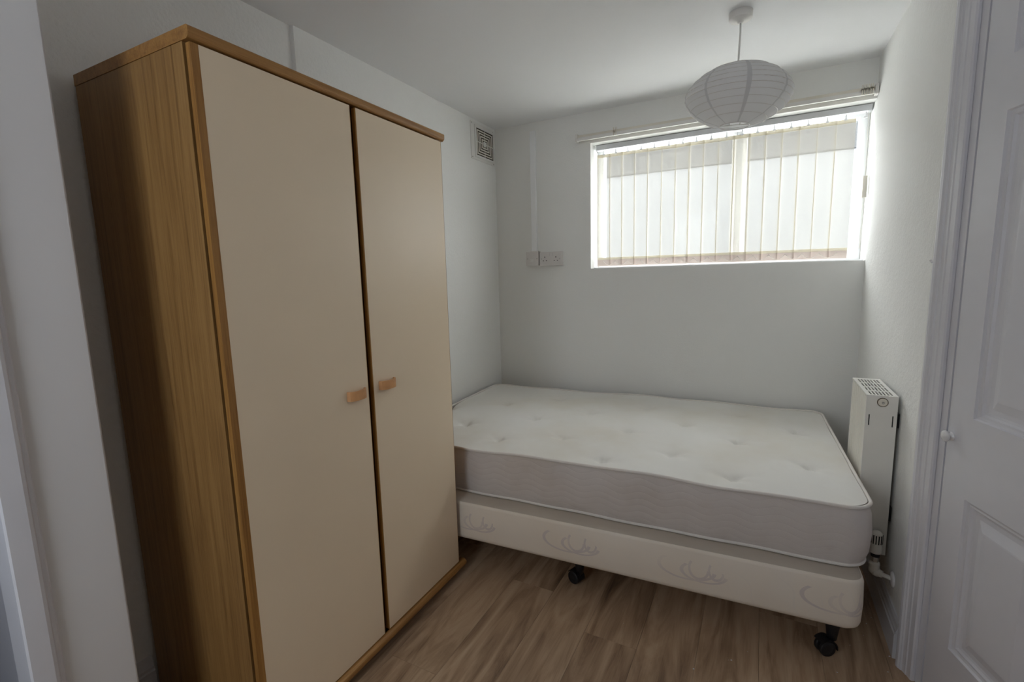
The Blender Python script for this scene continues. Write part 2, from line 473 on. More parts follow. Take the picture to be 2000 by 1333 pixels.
# ------------------------------------------------------------------ vertical blind
bl = empty('vertical_blind', (1.345, .085, 2.0))
tag(bl, 'cream vertical blind with closed fabric vanes covering the window', 'blind')
def child(o, root):
    o.parent = root; o.matrix_parent_inverse = Matrix.Translation(-Vector(root.location)); return o
child(box('headrail', .668, 2.024, .063, .107, 1.993, 2.021, 'rail_grey', None, .003), bl)
def vane_mesh(w, z0, z1, y, name, mat, curve=.0012):
    bm = bmesh.new(); cols = 6; grid = []
    for k in range(cols + 1):
        t = k / cols - .5
        grid.append([bm.verts.new((t * w, y - curve * (1 - 4 * t * t), z)) for z in (z0, z0 + (z1 - z0) * .5, z1)])
    for k in range(cols):
        for j in range(2): bm.faces.new((grid[k][j], grid[k + 1][j], grid[k + 1][j + 1], grid[k][j + 1]))
    me = bpy.data.meshes.new(name); bm.to_mesh(me); bm.free(); me.materials.append(M[mat])
    for p in me.polygons: p.use_smooth = True
    return me
VZ0, VZ1 = 1.299, 1.970
vm = vane_mesh(.0835, VZ0 + .042, VZ1, 0, 'vane', 'vane')
edg = bpy.data.meshes.new('overlap_line'); bm = bmesh.new()  # added darker strip, painting the dim line where vanes overlap
for sx_ in (-1,):
    vs = [bm.verts.new((-.0417 + a, -.0008, z)) for a, z in ((0, VZ0 + .042), (.0050, VZ0 + .042), (.0050, VZ1), (0, VZ1))]; bm.faces.new(vs)
bm.to_mesh(edg); bm.free(); edg.materials.append(M['edge'])
hemt = vane_mesh(.0835, VZ1 - .020, VZ1 - .001, -.0012, 'vane_top_pocket', 'hem')
hemb = vane_mesh(.0835, VZ0 + .038, VZ0 + .052, -.0012, 'vane_hem', 'hem')
wgt = vane_mesh(.0835, VZ0, VZ0 + .041, -.0008, 'weight_pocket', 'weightfab')
def hanger_mesh():
    bm = bmesh.new(); abox(bm, -.0022, .0022, -.0025, .0025, VZ1, 1.993); abox(bm, -.007, .007, -.003, .003, VZ1 - .005, VZ1 + .003)
    me = bpy.data.meshes.new('vane_hanger'); bm.to_mesh(me); bm.free(); me.materials.append(M['upvc']); return me
hang = hanger_mesh()
NV = 17; vx0, vpitch = .709, .0758
for k in range(NV):
    vx = vx0 + k * vpitch
    ang = math.radians(-3.4 + random.uniform(-.5, .5))
    if k == 0: ang = math.radians(-3)
    v = bpy.data.objects.new('vane', vm); COL.objects.link(v); v.parent = bl
    v.location = (vx - 1.345 - 0, random.uniform(-.0004, .0004), -2.0); v.rotation_euler = (0, random.uniform(-.0015, .0015), ang)
    for nm, me in (('overlap_line', edg), ('vane_top_pocket', hemt), ('vane_hem', hemb), ('weight_pocket', wgt), ('vane_hanger', hang)):
        c = bpy.data.objects.new(nm, me); COL.objects.link(c); c.parent = v
# carrier with no vane at the cord end
c = bpy.data.objects.new('vane_hanger', hang); COL.objects.link(c); c.parent = bl; c.location = (2.003 - 1.345, 0, -2.0)
# sagging chains that link the weights at the bottom
for k in range(NV - 1):
    xa = vx0 + k * vpitch; bm = bmesh.new()
    tube(bm, [(xa + vpitch * t, .083 - .010, VZ0 + .030 - .026 * math.sin(PI * t)) for t in [i / 8 for i in range(9)]], .0009, 5)
    child(newobj('spacer_chain', bm, 'cordm', None, True), bl)
# control cord with its weight
bm = bmesh.new(); tube(bm, [(2.012, .070, 1.995), (2.013, .068, 1.85), (2.016, .066, 1.69), (2.014, .066, 1.60), (2.012, .066, 1.34)], .0012, 6)
child(newobj('control_cord', bm, 'cordm', None, True), bl)
bm = bmesh.new(); tube(bm, [(2.020, .070, 1.995), (2.021, .068, 1.85), (2.0225, .066, 1.69), (2.019, .066, 1.5), (2.015, .066, 1.35), (2.012, .066, 1.34)], .0012, 6)
child(newobj('control_cord', bm, 'cordm', None, True), bl)
bm = bmesh.new(); prism(bm, [(-.009, -.006), (.009, -.006), (.009, .006), (-.009, .006)], 1.588, 1.690, lambda u, v, w: (2.0155 + u, .062 + v, w))
child(newobj('cord_weight', bm, 'ivory', None, False, .003), bl)

# ------------------------------------------------------------------ curtain track above the window
tr = empty('curtain_track', (1.3, -.03, 2.05)); tag(tr, 'ivory plastic curtain track fixed above the window', 'curtain track')
child(box('track_rail', .582, 2.018, -.030, -.012, 2.046, 2.071, 'ivory', None, .002), tr)
child(box('track_lip', .582, 2.018, -.043, -.030, 2.036, 2.048, 'plastic', None, .003), tr)
child(box('track_lip', .582, 2.018, -.036, -.030, 2.050, 2.056, 'plastic', None, .001), tr)
for xx in (.577, 2.019):
    child(box('end_cap', xx - .004, xx + .008, -.046, -.010, 2.032, 2.076, 'plastic', None, .003), tr)
for xx in (.70, 1.02, 1.345, 1.68, 1.95):
    child(box('bracket', xx - .010, xx + .010, -.016, 0, 2.050, 2.066, 'plastic', None, .002), tr)
for xx in (.806, .820, 1.965, 1.973, 1.981, 1.989, 1.997, 2.005):
    bm = bmesh.new(); abox(bm, xx - .0018, xx + .0018, -.050, -.043, 2.034, 2.078); abox(bm, xx - .0018, xx + .0018, -.050, -.030, 2.056, 2.062)
    child(newobj('glider_hook', bm, 'ivory'), tr)

# ------------------------------------------------------------------ skirtings, architrave and door
SK = [(0, 0), (.017, 0), (.017, .082), (.0135, .086), (.0135, .094), (.0105, .100), (.0085, .112), (.004, .120), (0, .121)]
bm = bmesh.new(); prism(bm, SK, -1.078, -.005, lambda u, v, w: (W - u, w, v))
structure(newobj('baseboard_right', bm, 'skirting'), 'white moulded skirting below the radiator', 'baseboard')
bm = bmesh.new(); prism(bm, SK, -2.379, -2.22, lambda u, v, w: (-.014 + u, w, v * 1.12))
structure(newobj('baseboard_left', bm, 'skirting'), 'short white skirting between wall end and wardrobe', 'baseboard')
bm = bmesh.new(); prism(bm, SK, .005, 1.9, lambda u, v, w: (w, -u, v))
structure(newobj('baseboard_back', bm, 'skirting'), 'white skirting along the back wall under the bed', 'baseboard')

AR = [(0, 0), (0, .010), (.004, .013), (.008, .013), (.011, .017), (.018, .020), (.027, .020), (.032, .017), (.035, .0165), (.038, .0135), (.046, .0125), (.052, .0125), (.055, .0105), (.072, .0105), (.076, .007), (.076, 0)]
ar = empty('trim_1', DW(0, 0, 0)); structure(ar, 'white moulded architrave around the panelled door', 'architrave')
def trim(name, poly, a, b, frame, mat, root):
    bm = bmesh.new(); prism(bm, poly, a, b, frame); o = newobj(name, bm, mat); child(o, root); return o
trim('architrave_leg', AR, 0, 2.07, lambda u, v, w: DW(.0 + u, v, w), 'gloss', ar)
trim('architrave_leg', AR, 0, 2.07, lambda u, v, w: DW(.902 - u, v, w), 'gloss', ar)
trim('architrave_head', AR, .0, .902, lambda u, v, w: DW(w, v, 2.07 - u), 'gloss', ar)
LN = [(.072, -.14), (.106, -.14), (.106, -.030), (.100, -.030), (.100, -.001), (.072, -.001)]
trim('door_lining', LN, 0, 2.0, lambda u, v, w: DW(u, v, w), 'gloss', ar)
trim('door_lining', LN, 0, 2.0, lambda u, v, w: DW(.902 - u, v, w), 'gloss', ar)
trim('door_lining', [(2.0, -.14), (2.03, -.14), (2.03, -.001), (2.0, -.001)], .072, .83, lambda u, v, w: DW(w, v, u), 'gloss', ar)

# door leaf: rails and stiles with six moulded panels set in
door = empty('door_1', DW(.103, -.002, 0), 0); structure(door, 'white six-panel door with a small ceramic knob at right', 'door')
S0, S1 = .103, .797
cols = [(.186, .430), (.470, .714)]
rows = [(.205, .640), (.858, 1.611), (1.736, 1.905)]
DT = 1.985; DNF = -.003
bm = bmesh.new()
ss = [S0, cols[0][0], cols[0][1], cols[1][0], cols[1][1], S1]
zz = [.006, rows[0][0], rows[0][1], rows[1][0], rows[1][1], rows[2][0], rows[2][1], DT]
gv = [[bm.verts.new(DW(s, DNF, z)) for z in zz] for s in ss]
gb = [[bm.verts.new(DW(s, DNF - .035, z)) for z in zz] for s in ss]
for i in range(5):
    for j in range(7):
        if not (i in (1, 3) and j in (1, 3, 5)): bm.faces.new((gv[i][j], gv[i + 1][j], gv[i + 1][j + 1], gv[i][j + 1]))
        bm.faces.new((gb[i][j], gb[i][j + 1], gb[i + 1][j + 1], gb[i + 1][j]))
for i in range(5):
    bm.faces.new((gv[i][0], gb[i][0], gb[i + 1][0], gv[i + 1][0])); bm.faces.new((gv[i][7], gv[i + 1][7], gb[i + 1][7], gb[i][7]))
for j in range(7):
    bm.faces.new((gv[0][j], gv[0][j + 1], gb[0][j + 1], gb[0][j])); bm.faces.new((gv[5][j], gb[5][j], gb[5][j + 1], gv[5][j + 1]))
child(newobj('door_frame', bm, 'gloss', None, False), door)
prof = [(0, 0), (.003, -.006), (.009, -.0075), (.014, -.0070), (.018, -.0125), (.024, -.0145), (.036, -.0145), (.060, -.0050), (.064, -.0045)]
for (a, b) in cols:
    for (c, d) in rows:
        bm = bmesh.new(); rings = []
        for ins, dep in prof:
            rings.append([bm.verts.new(DW(s, DNF + dep, z)) for s, z in ((a + ins, c + ins), (b - ins, c + ins), (b - ins, d - ins), (a + ins, d - ins))])
        for R0, R1 in zip(rings, rings[1:]):
            for k in range(4): bm.faces.new((R0[k], R0[(k + 1) % 4], R1[(k + 1) % 4], R1[k]))
        bm.faces.new(rings[-1])
        child(newobj('panel', bm, 'gloss'), door)
bm = bmesh.new()   # ceramic knob
kp = [(.0001, 0), (.0125, 0), (.0120, .002), (.0075, .0045), (.0070, .007), (.0100, .010), (.0150, .013), (.0158, .016), (.0135, .019), (.007, .0212), (.0001, .0217)]
c0 = Vector(DW(.1185, DNF, .790))
T = Vector((0, 0, 1))
rings = [[bm.verts.new(c0 + DN * h + (DS * math.cos(t) + T * math.sin(t)) * r) for t in [2 * PI * k / 24 for k in range(24)]] for r, h in kp]
for A_, B_ in zip(rings, rings[1:]):
    for k in range(24): bm.faces.new((A_[k], A_[(k + 1) % 24], B_[(k + 1) % 24], B_[k]))
kn = child(newobj('knob', bm, 'ceramic', None, True), door); kn['label'] = 'small white ceramic knob'
# small white hook at the edge of the door architrave
bm = bmesh.new(); tube(bm, [(W, -1.079, 1.262), (W - .010, -1.079, 1.262), (W - .014, -1.079, 1.268)], .003, 8)
tag(newobj('wall_hook', bm, 'ceramic', None, True), 'tiny white hook on the right wall beside the architrave', 'hook')

# casing of the hall doorway on the left
cs = empty('trim_2', (.320, -2.52, 0)); structure(cs, 'white casing of the hall doorway at the left', 'architrave')
CA = [(0, 0), (0, .006), (.003, .009), (.009, .009), (.012, .014), (.018, .016), (.050, .016), (.053, .012), (.053, 0)]
trim('casing_leg', CA, 0, 2.06, lambda u, v, w: (.320 + v, -2.503 - u, w), 'gloss', cs)
trim('casing_leg', CA, 0, 2.06, lambda u, v, w: (.320 + v, -3.32 + u, w), 'gloss', cs)
trim('casing_head', CA, -3.32, -2.503, lambda u, v, w: (.320 + v, w, 2.06 - u), 'gloss', cs)
trim('door_lining', [(.214, -2.5262), (.3195, -2.5262), (.3195, -2.546), (.214, -2.546)], 0, 2.0, lambda u, v, w: (u, v, w), 'gloss', cs)
trim('door_lining', [(.214, -3.2898), (.3195, -3.2898), (.3195, -3.27), (.214, -3.27)], 0, 2.0, lambda u, v, w: (u, v, w), 'gloss', cs)

# ------------------------------------------------------------------ wardrobe (local: x = depth towards the room, y = along its width)
wd = empty('wardrobe', (.5116, -2.2137, 0), .0080)
tag(wd, 'tall oak wardrobe with two cream doors and beech handles', 'wardrobe')
DP, WWD, HT = .497, .900, 1.790
def wb(name, *a, mat='oak', bevel=0, parent=wd, segs=2): return box(name, *a, mat, parent, bevel, segs)
BX = -.0215                                       # back of the doors
wb('side_panel', -DP, BX - .001, 0, .016, .0, 1.762)
wb('side_panel', -DP, BX - .001, WWD - .016, WWD, .0, 1.762)
wb('back_panel', -DP, -DP + .004, .016, WWD - .016, .05, 1.762, mat='oak')
# top: thick board with a soft rounded front edge, overhanging at the far end
bm = bmesh.new(); R_ = .012
prof = [(-DP - .002, 1.763), (-R_ * .3, 1.763)] + [(.003 - R_ + R_ * math.sin(t), 1.763 + R_ - R_ * math.cos(t)) for t in [PI / 2 * k / 5 for k in range(1, 6)]] + [(.003 - R_ * .5 + R_ * .5 * math.cos(t), HT - R_ * .5 + R_ * .5 * math.sin(t)) for t in [PI / 2 * k / 5 for k in range(6)]] + [(-DP - .002, HT)]
prism(bm, prof, -.001, .916, lambda u, v, w: (u, w, v))
newobj('top_panel', bm, 'oak_top', wd, False, 0)
# bottom board with a half-round nosing
bm = bmesh.new(); r2 = .015; zc = .043
prof = [(-DP, zc - r2), (-.004, zc - r2)] + [(-.004 + r2 * math.sin(t), zc - r2 * math.cos(t)) for t in [PI * k / 10 for k in range(1, 10)]] + [(-.004, zc + r2), (-DP, zc + r2)]
prism(bm, prof, .0165, WWD - .0165, lambda u, v, w: (u if u > -.4 else -DP + .005, w, v))
newobj('bottom_board', bm, 'oak_top', wd)
bm = bmesh.new()
prof = [(BX + .0005, zc - r2), (-.004, zc - r2)] + [(-.004 + r2 * math.sin(t), zc - r2 * math.cos(t)) for t in [PI * k / 10 for k in range(1, 10)]] + [(-.004, zc + r2), (BX + .0005, zc + r2)]
prism(bm, prof, -.001, .930, lambda u, v, w: (u + .004, w, v))
newobj('bottom_nosing', bm, 'oak_top', wd)
# plinth with a ragged, water-worn lower edge
bm = bmesh.new(); n = 90; rr = random.Random(3)
top = []; bot = []; topb = []; botb = []
for i in range(n + 1):
    yy = .004 + (.870 - .004) * i / n
    zb = .004 + .007 * rr.random() * (1 if rr.random() < .5 else .3)
    top.append(bm.verts.new((-.014, yy, .029))); bot.append(bm.verts.new((-.014 - .004 * rr.random(), yy, zb)))
    topb.append(bm.verts.new((-.026, yy, .029))); botb.append(bm.verts.new((-.026, yy, zb)))
for i in range(n):
    bm.faces.new((top[i], top[i + 1], bot[i + 1], bot[i])); bm.faces.new((topb[i + 1], topb[i], botb[i], botb[i + 1]))
    bm.faces.new((bot[i], bot[i + 1], botb[i + 1], botb[i])); bm.faces.new((top[i + 1], top[i], topb[i], topb[i + 1]))
bm.faces.new((top[0], bot[0], botb[0], topb[0])); bm.faces.new((top[n], topb[n], botb[n], bot[n]))
newobj('plinth', bm, 'oak_top', wd)
# oak partition inside, behind the gap between the doors
wb('inner_partition', -.30, BX - .002, .445, .461, .058, 1.762, mat='oak')
# doors: cream face with oak lipping on the vertical edges
zb, zt = .0625, 1.757
def wardrobe_door(y0, y1, hy, hz, lip):
    d = empty('door', (0, 0, 0)); d.parent = wd
    t = .0024
    box('door_face', BX + .0065, 0, y0 + lip, y1 - t, zb, zt, 'door_cream', d, .0008, 1)
    box('edge_lipping', BX + .0065, .0002, y0, y0 + lip - .0001, zb, zt, 'lip', d, .002)
    box('edge_lipping', BX + .0065, -.0004, y1 - t + .0001, y1, zb, zt, 'lip', d)
    # bow handle: a bent strip standing off the door
    bm = bmesh.new(); hw, hh, bow, th = .037, .0145, .021, .0042; K = 18
    outer = []; inner = []
    for k in range(K + 1):
        u = k / K * 2 - 1
        q = (1 - abs(u) ** 2.6) ** .55 if abs(u) < 1 else 0
        outer.append((u * hw, .0005 + bow * q)); 
    pts = outer + [(u * (hw - th) / hw, max(.0002, v - th)) for u, v in reversed(outer)]
    # keep the two feet touching the door
    prism(bm, pts, -hh, hh, lambda u, v, w: (v, hy + u, hz + w))
    h = newobj('handle', bm, 'handle', d, False, .0010, 2); h['label'] = 'curved beech-coloured bow handle'
    return d
wardrobe_door(.0020, .4440, .390, .907, .0175)
wardrobe_door(.4640, .8960, .526, .912, .0024)

# ------------------------------------------------------------------ divan base
def place(o, loc, rz): o.location = loc; o.rotation_euler = (0, 0, rz)
TH_B = math.radians(2.86)
BL, BD, bz0, bz1 = 1.70, 1.17, .150, .316
fr = Vector((1.908, -1.222, 0))                                      # front right corner
ex = Vector((math.cos(TH_B), math.sin(TH_B), 0)); ey = Vector((-math.sin(TH_B), math.cos(TH_B), 0))
cb = fr - ex * BL / 2 + ey * BD / 2
dv = empty('divan_base', (cb.x, cb.y, 0), TH_B); tag(dv, 'cream damask divan base on black castors under the mattress', 'bed base')
def loops(bm, levels, pts):
    rings = []
    for z, f in levels:
        rings.append([bm.verts.new((*f(px, py), z)) for px, py in pts])
    for A_, B_ in zip(rings, rings[1:]):
        n = len(A_)
        for k in range(n): bm.faces.new((A_[k], A_[(k + 1) % n], B_[(k + 1) % n], B_[k]))
    return rings
def inset(L, D, d):
    return lambda px, py: (px * (L - 2 * d) / L, py * (D - 2 * d) / D)
pts = rrect(BL, BD, .045, 10, 40)
bm = bmesh.new()
zc_ = (bz0 + bz1) / 2
rg = loops(bm, [(z - zc_, inset(BL, BD, d)) for z, d in ((bz0, .020), (bz0 + .002, .010), (bz0 + .010, .003), (bz0 + .022, 0), (zc_, -.002), (bz1 - .012, 0), (bz1 - .004, .002), (bz1, .006))], pts)
bm.faces.new(rg[0][::-1])
b = newobj('border', bm, 'divan', dv, True); b.location.z = zc_
bm = bmesh.new()
rg = loops(bm, [(bz1 - .002, inset(BL, BD, .004)), (bz1 + .0005, inset(BL, BD, .010)), (bz1 + .0008, inset(BL, BD, .05))], pts); bm.faces.new(rg[-1])
newobj('top_cloth', bm, 'divan_top', dv, True)
def castor(lx, ly, rot):
    c = empty('castor', (lx, ly, 0), rot); c.parent = dv
    bm = bmesh.new(); lathe(bm, [(.014, .052), (.017, .075), (.022, .110), (.026, bz0 + .004)], (0, 0, 0), 'Z', 18); newobj('stem', bm, 'black', c, True)
    bm = bmesh.new()
    for s in (-1, 1):
        a0, b0 = (.004, .019) if s > 0 else (-.019, -.004)
        lathe(bm, [(.010, a0), (.024, a0), (.0265, a0 + .003), (.0265, b0 - .004), (.022, b0), (.008, b0 + .0005)], (-.022, 0, .0268), 'Y', 24)
    newobj('wheel', bm, 'black', c, True)
    bm = bmesh.new(); K = 14; rin, rout = .0285, .031
    arc = [(-.022 + rout * math.cos(t), .0268 + rout * math.sin(t)) for t in [math.radians(-10 + 150 * k / K) for k in range(K + 1)]]
    arc += [(-.022 + rin * math.cos(t), .0268 + rin * math.sin(t)) for t in [math.radians(140 - 150 * k / K) for k in range(K + 1)]]
    prism(bm, arc, -.020, .020, lambda u, v, w: (u, w, v)); newobj('hood', bm, 'black', c)
    bm = bmesh.new(); lathe(bm, [(.009, .040), (.011, .054)], (-.004, 0, 0), 'Z', 12); newobj('swivel', bm, 'black', c, True)
for wx, wy, r in ((1.842, -1.135, .5), (.985, -1.160, -.4), (.20, -1.19, .9), (1.79, -.15, 2.2), (.98, -.16, 1.0), (.14, -.2, 2.8)):
    q = Vector((wx, wy, 0)) - cb
    castor(q.dot(ex), q.dot(ey), r)

# ------------------------------------------------------------------ mattress
TH_M = math.radians(2.1)
ML, MD, mz0, mz1 = 1.855, 1.118, .3195, .526
fr = Vector((1.926, -1.150, 0)); ex = Vector((math.cos(TH_M), math.sin(TH_M), 0)); ey = Vector((-math.sin(TH_M), math.cos(TH_M), 0))
cm = fr - ex * ML / 2 + ey * MD / 2
mt = empty('mattress', (cm.x, cm.y, 0), TH_M); tag(mt, 'worn white tufted double mattress lying on the divan base', 'mattress')
mc = (mz0 + mz1) / 2
pts = rrect(ML, MD, .075, 14, 90)
bulge = [(mz0 + .003, .006), (mz0 + .012, .001), (mz0 + .04, -.006), (mc, -.010), (mz1 - .04, -.006), (mz1 - .014, .001), (mz1 - .004, .006)]
bm = bmesh.new()
def wob(px, py): return .0022 * math.sin(px * 21 + 1.3) + .0018 * math.sin(px * 9.1 + py * 7)
rings = []
for z, d in bulge:
    ring = []
    for px, py in pts:
        qx, qy = inset(ML, MD, d)(px, py)
        dz = (.004 * math.sin(px * 5.3 + 1) + .003 * math.sin(px * 13 + py * 3)) * (z - mz0) / (mz1 - mz0)
        ring.append(bm.verts.new((qx, qy + wob(px, py) * (1 if qy < 0 else 0), z - mc + dz)))
    rings.append(ring)
for A_, B_ in zip(rings, rings[1:]):
    n = len(A_)
    for k in range(n): bm.faces.new((A_[k], A_[(k + 1) % n], B_[(k + 1) % n], B_[k]))
bm.faces.new(rings[0][::-1])
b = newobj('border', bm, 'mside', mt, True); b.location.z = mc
# top ticking with tufts (world positions of the buttons)
tw = [(.299, -.917), (.552, -1.041), (.58, -.695), (.814, -.913), (.807, -.49), (1.063, -.704), (1.295, -.504), (1.53, -.249), (1.53, -.667), (1.299, -.925), (1.057, -1.092), (1.53, -1.060), (1.779, -.849), (1.764, -.419), (1.06, -.29), (.56, -.28), (.31, -.50), (.07, -.70)]
tl = []
for X, Y in tw:
    q = Vector((X, Y, 0)) - cm; tl.append((q.dot(ex), q.dot(ey)))
def ztop(px, py):
    dz = .004 * math.sin(px * 5.3 + 1) + .003 * math.sin(px * 13 + py * 3)
    e = max(0, min((ML / 2 - abs(px)), (MD / 2 - abs(py))))
    crown = .004 * (1 - math.exp(-e / .09))
    z = mz1 - .003 + dz * math.exp(-e / .12) + crown
    for tx, ty in tl:
        d2 = (px - tx) ** 2 + (py - ty) ** 2
        if d2 < .03:
            a = math.atan2(py - ty, px - tx); d = math.sqrt(d2)
            z -= .019 * math.exp(-d2 / .0004) + .010 * math.exp(-d2 / .003)
            z -= .0065 * math.exp(-d / .06) * (.5 + .5 * math.cos(5 * a + tx * 30)) * min(1, d / .02)
    return z + .0015 * math.sin(px * 17 + py * 5) * math.sin(py * 19 - px * 3)
bm = bmesh.new(); K = 70; half = (ML - MD) / 2 * .999
rings = []
for k in range(K + 1):
    t = 1 - k / K
    ring = []
    for px, py in pts:
        qx, qy = inset(ML, MD, .006)(px, py)
        cx = max(-half, min(half, qx)) * (1 if True else 0)
        X, Y = cx + (qx - cx) * t, qy * t
        if k == K: Y = 0
        ring.append(bm.verts.new((X, Y + (wob(px, py) * t ** 8 if qy < 0 else 0), ztop(X, Y))))
    rings.append(ring)
for A_, B_ in zip(rings, rings[1:]):
    n = len(A_)
    for k in range(n): bm.faces.new((A_[k], A_[(k + 1) % n], B_[(k + 1) % n], B_[k]))
bmesh.ops.remove_doubles(bm, verts=bm.verts, dist=2e-4)
newobj('top_ticking', bm, 'mtop', mt, True)
for nm, zf, ins in (('piping', lambda px, py: mz1 - .004 + .004 * math.sin(px * 5.3 + 1) + .003 * math.sin(px * 13 + py * 3), -.001), ('piping', lambda px, py: mz0 + .0052, .003)):
    bm = bmesh.new()
    pp = []
    for px, py in pts:
        qx, qy = inset(ML, MD, ins)(px, py); pp.append((qx, qy + (wob(px, py) if qy < 0 else 0), zf(px, py)))
    tube(bm, pp, .0060, 8, True); newobj(nm, bm, 'piping', mt, True)
for (tx, ty) in tl[:17]:
    bm = bmesh.new(); lathe(bm, [(.0001, .0045), (.004, .004), (.006, .002), (.0062, 0)], (tx, ty, ztop(tx, ty)), 'Z', 10, False)
    newobj('tuft_button', bm, 'piping', mt, True)

# ------------------------------------------------------------------ radiator
rd = empty('radiator', (1.97, -.71, .235)); tag(rd, 'small white double panel radiator on the right wall', 'radiator')
RX0, RX1, RY0, RY1, RZ0, RZ1 = 1.931, 2.017, -.868, -.575, .235, .812
def rb(name, *a, mat='rad', bevel=0): return child(box(name, *a, mat, None, bevel), rd)
# ribbed front panel
bm = bmesh.new(); cr = []
K = 40
for i in range(K + 1):
    yy = RY0 + .004 + (RY1 - RY0 - .008) * i / K
    ph = (i % 5)
    d = .0035 if ph in (2, 3) and 3 < i < K - 2 else 0
    cr.append((RX0 + d, yy))
poly = cr + [(RX0 + .016, RY1 - .004), (RX0 + .016, RY0 + .004)]
prism(bm, poly, RZ0 + .010, RZ1 - .006, lambda u, v, w: (u, v, w)); child(newobj('front_panel', bm, 'rad_front'), rd)
rb('rear_panel', RX1 - .016, RX1, RY0 + .004, RY1 - .004, RZ0 + .010, RZ1 - .03)
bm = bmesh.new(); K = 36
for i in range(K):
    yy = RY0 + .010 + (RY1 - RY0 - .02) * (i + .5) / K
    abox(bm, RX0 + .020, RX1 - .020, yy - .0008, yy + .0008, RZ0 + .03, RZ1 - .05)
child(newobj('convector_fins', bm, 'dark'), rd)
# end covers with two key slots each
def end_cover(y, y2):
    bm = bmesh.new()
    xs = [RX0 - .001, RX0 + .0085, RX0 + .0120, RX1 - .0120, RX1 - .0085, RX1 + .001]
    zs = [RZ0 + .004, RZ1 - .105, RZ1 - .066, RZ1 - .001]
    for i in range(5):
        for j in range(3):
            if j == 1 and i in (1, 3): continue
            abox(bm, xs[i], xs[i + 1], y, y2, zs[j], zs[j + 1])
    bmesh.ops.remove_doubles(bm, verts=bm.verts, dist=1e-6)
    return child(newobj('end_cover', bm, 'rad'), rd)
end_cover(RY0 - .001, RY0 + .003); end_cover(RY1 - .003, RY1 + .001)
rb('end_slot_shade', RX0 + .006, RX1 - .006, RY0 + .0035, RY0 + .0055, RZ1 - .12, RZ1 - .05, mat='dark')  # dark sheet painting the shade inside the end slots
# top grille: four rows of seven slots
bm = bmesh.new()
ys = [RY0 - .001]; 
rowh = (RY1 - RY0 + .002 - .030) / 4
ycuts = []
yy = RY0 - .001 + .010
for r in range(4):
    ycuts.append((yy, yy + rowh - .010)); yy += rowh + .002
xcuts = []; sw = (RX1 - RX0 - .018) / 7
for c_ in range(7):
    xa = RX0 + .011 + c_ * sw; xcuts.append((xa, xa + sw * .58))
X = sorted({RX0 - .001, RX1 + .001} | {v for a in xcuts for v in a}); Y = sorted({RY0 - .001, RY1 + .001} | {v for a in ycuts for v in a})
for i in range(len(X) - 1):
    for j in range(len(Y) - 1):
        mxx, myy = (X[i] + X[i + 1]) / 2, (Y[j] + Y[j + 1]) / 2
        if any(a < mxx < b for a, b in xcuts) and any(a < myy < b for a, b in ycuts): continue
        abox(bm, X[i], X[i + 1], Y[j], Y[j + 1], RZ1 - .001, RZ1 + .003)
bmesh.ops.remove_doubles(bm, verts=bm.verts, dist=1e-6)
child(newobj('top_grille', bm, 'rad'), rd)
rb('grille_shade', RX0 + .018, RX1 - .018, RY0 + .006, RY1 - .006, RZ1 - .016, RZ1 - .010, mat='dark')  # dark sheet painting the shade below the grille slots
# blanking plug near the top of the end cover
px_, pz_ = 1.9755, RZ1 - .020
bm = bmesh.new(); lathe(bm, [(.0158, 0), (.0158, -.002), (.0142, -.003), (.0136, -.0025)], (px_, RY0 - .001, pz_), 'Y', 30, False); p1 = child(newobj('plug_ring', bm, plain('tarnished_brass_ring', (.13, .10, .07), .5, .4), None, True), rd)
bm = bmesh.new(); lathe(bm, [(.0137, 0), (.0137, -.0025), (.0112, -.0045), (.0085, -.0035), (.0080, -.0035)], (px_, RY0 - .001, pz_), 'Y', 30, True); p2 = child(newobj('vent_plug', bm, 'ivory', None, True), rd)
bm = bmesh.new(); lathe(bm, [(.0045, 0), (.0045, -.0062), (.0034, -.0066), (.0030, -.0050), (.0001, -.0050)], (px_ + .001, RY0 - .001, pz_ - .001), 'Y', 20, False); child(newobj('bleed_screw', bm, 'chrome', None, True), rd)
# wall brackets
for z in (.70, .36):
    rb('wall_bracket', RX1, W - .0005, RY0 + .02, RY0 + .06, z, z + .05, mat='black')
    rb('wall_bracket', RX1, W - .0005, RY1 - .06, RY1 - .02, z, z + .05, mat='black')
# thermostatic valve at the lower near corner
vx, vy = 1.983, -.905
def lz(name, prof, mat, o=(vx, vy, 0), ax='Z', smooth=True, seg=24):
    bm = bmesh.new(); lathe(bm, prof, o, ax, seg); return child(newobj(name, bm, mat, None, smooth), rd)
vh = lz('valve_head', [(.016, .262), (.0175, .266), (.0178, .286), (.0165, .292), (.0172, .296), (.0172, .326), (.0155, .336), (.010, .341), (.0001, .342)], 'rad')
for k in range(14):
    a = 2 * PI * k / 14
    cxp, cyp = vx + .0171 * math.cos(a), vy + .0171 * math.sin(a)
    bm = bmesh.new(); s = Vector((-math.sin(a), math.cos(a), 0)) * .0014; nn = Vector((math.cos(a), math.sin(a), 0)) * .0012
    vs = [bm.verts.new(Vector((cxp, cyp, z)) + q) for z in (.299, .330) for q in (-s - nn, s - nn, s + nn, -s + nn)]
    for f in ((0, 3, 2, 1), (4, 5, 6, 7), (0, 1, 5, 4), (1, 2, 6, 5), (2, 3, 7, 6), (3, 0, 4, 7)): bm.faces.new([vs[i] for i in f])
    o = newobj('valve_slot', bm, 'dark', vh); o.matrix_parent_inverse = vh.matrix_parent_inverse.copy(); o.matrix_parent_inverse = Matrix.Identity(4)
lz('valve_collar', [(.013, .248), (.014, .262)], 'black')
lz('valve_nut', [(.0095, .226), (.0115, .230), (.0115, .244), (.010, .248)], 'chrome', seg=6, smooth=False)
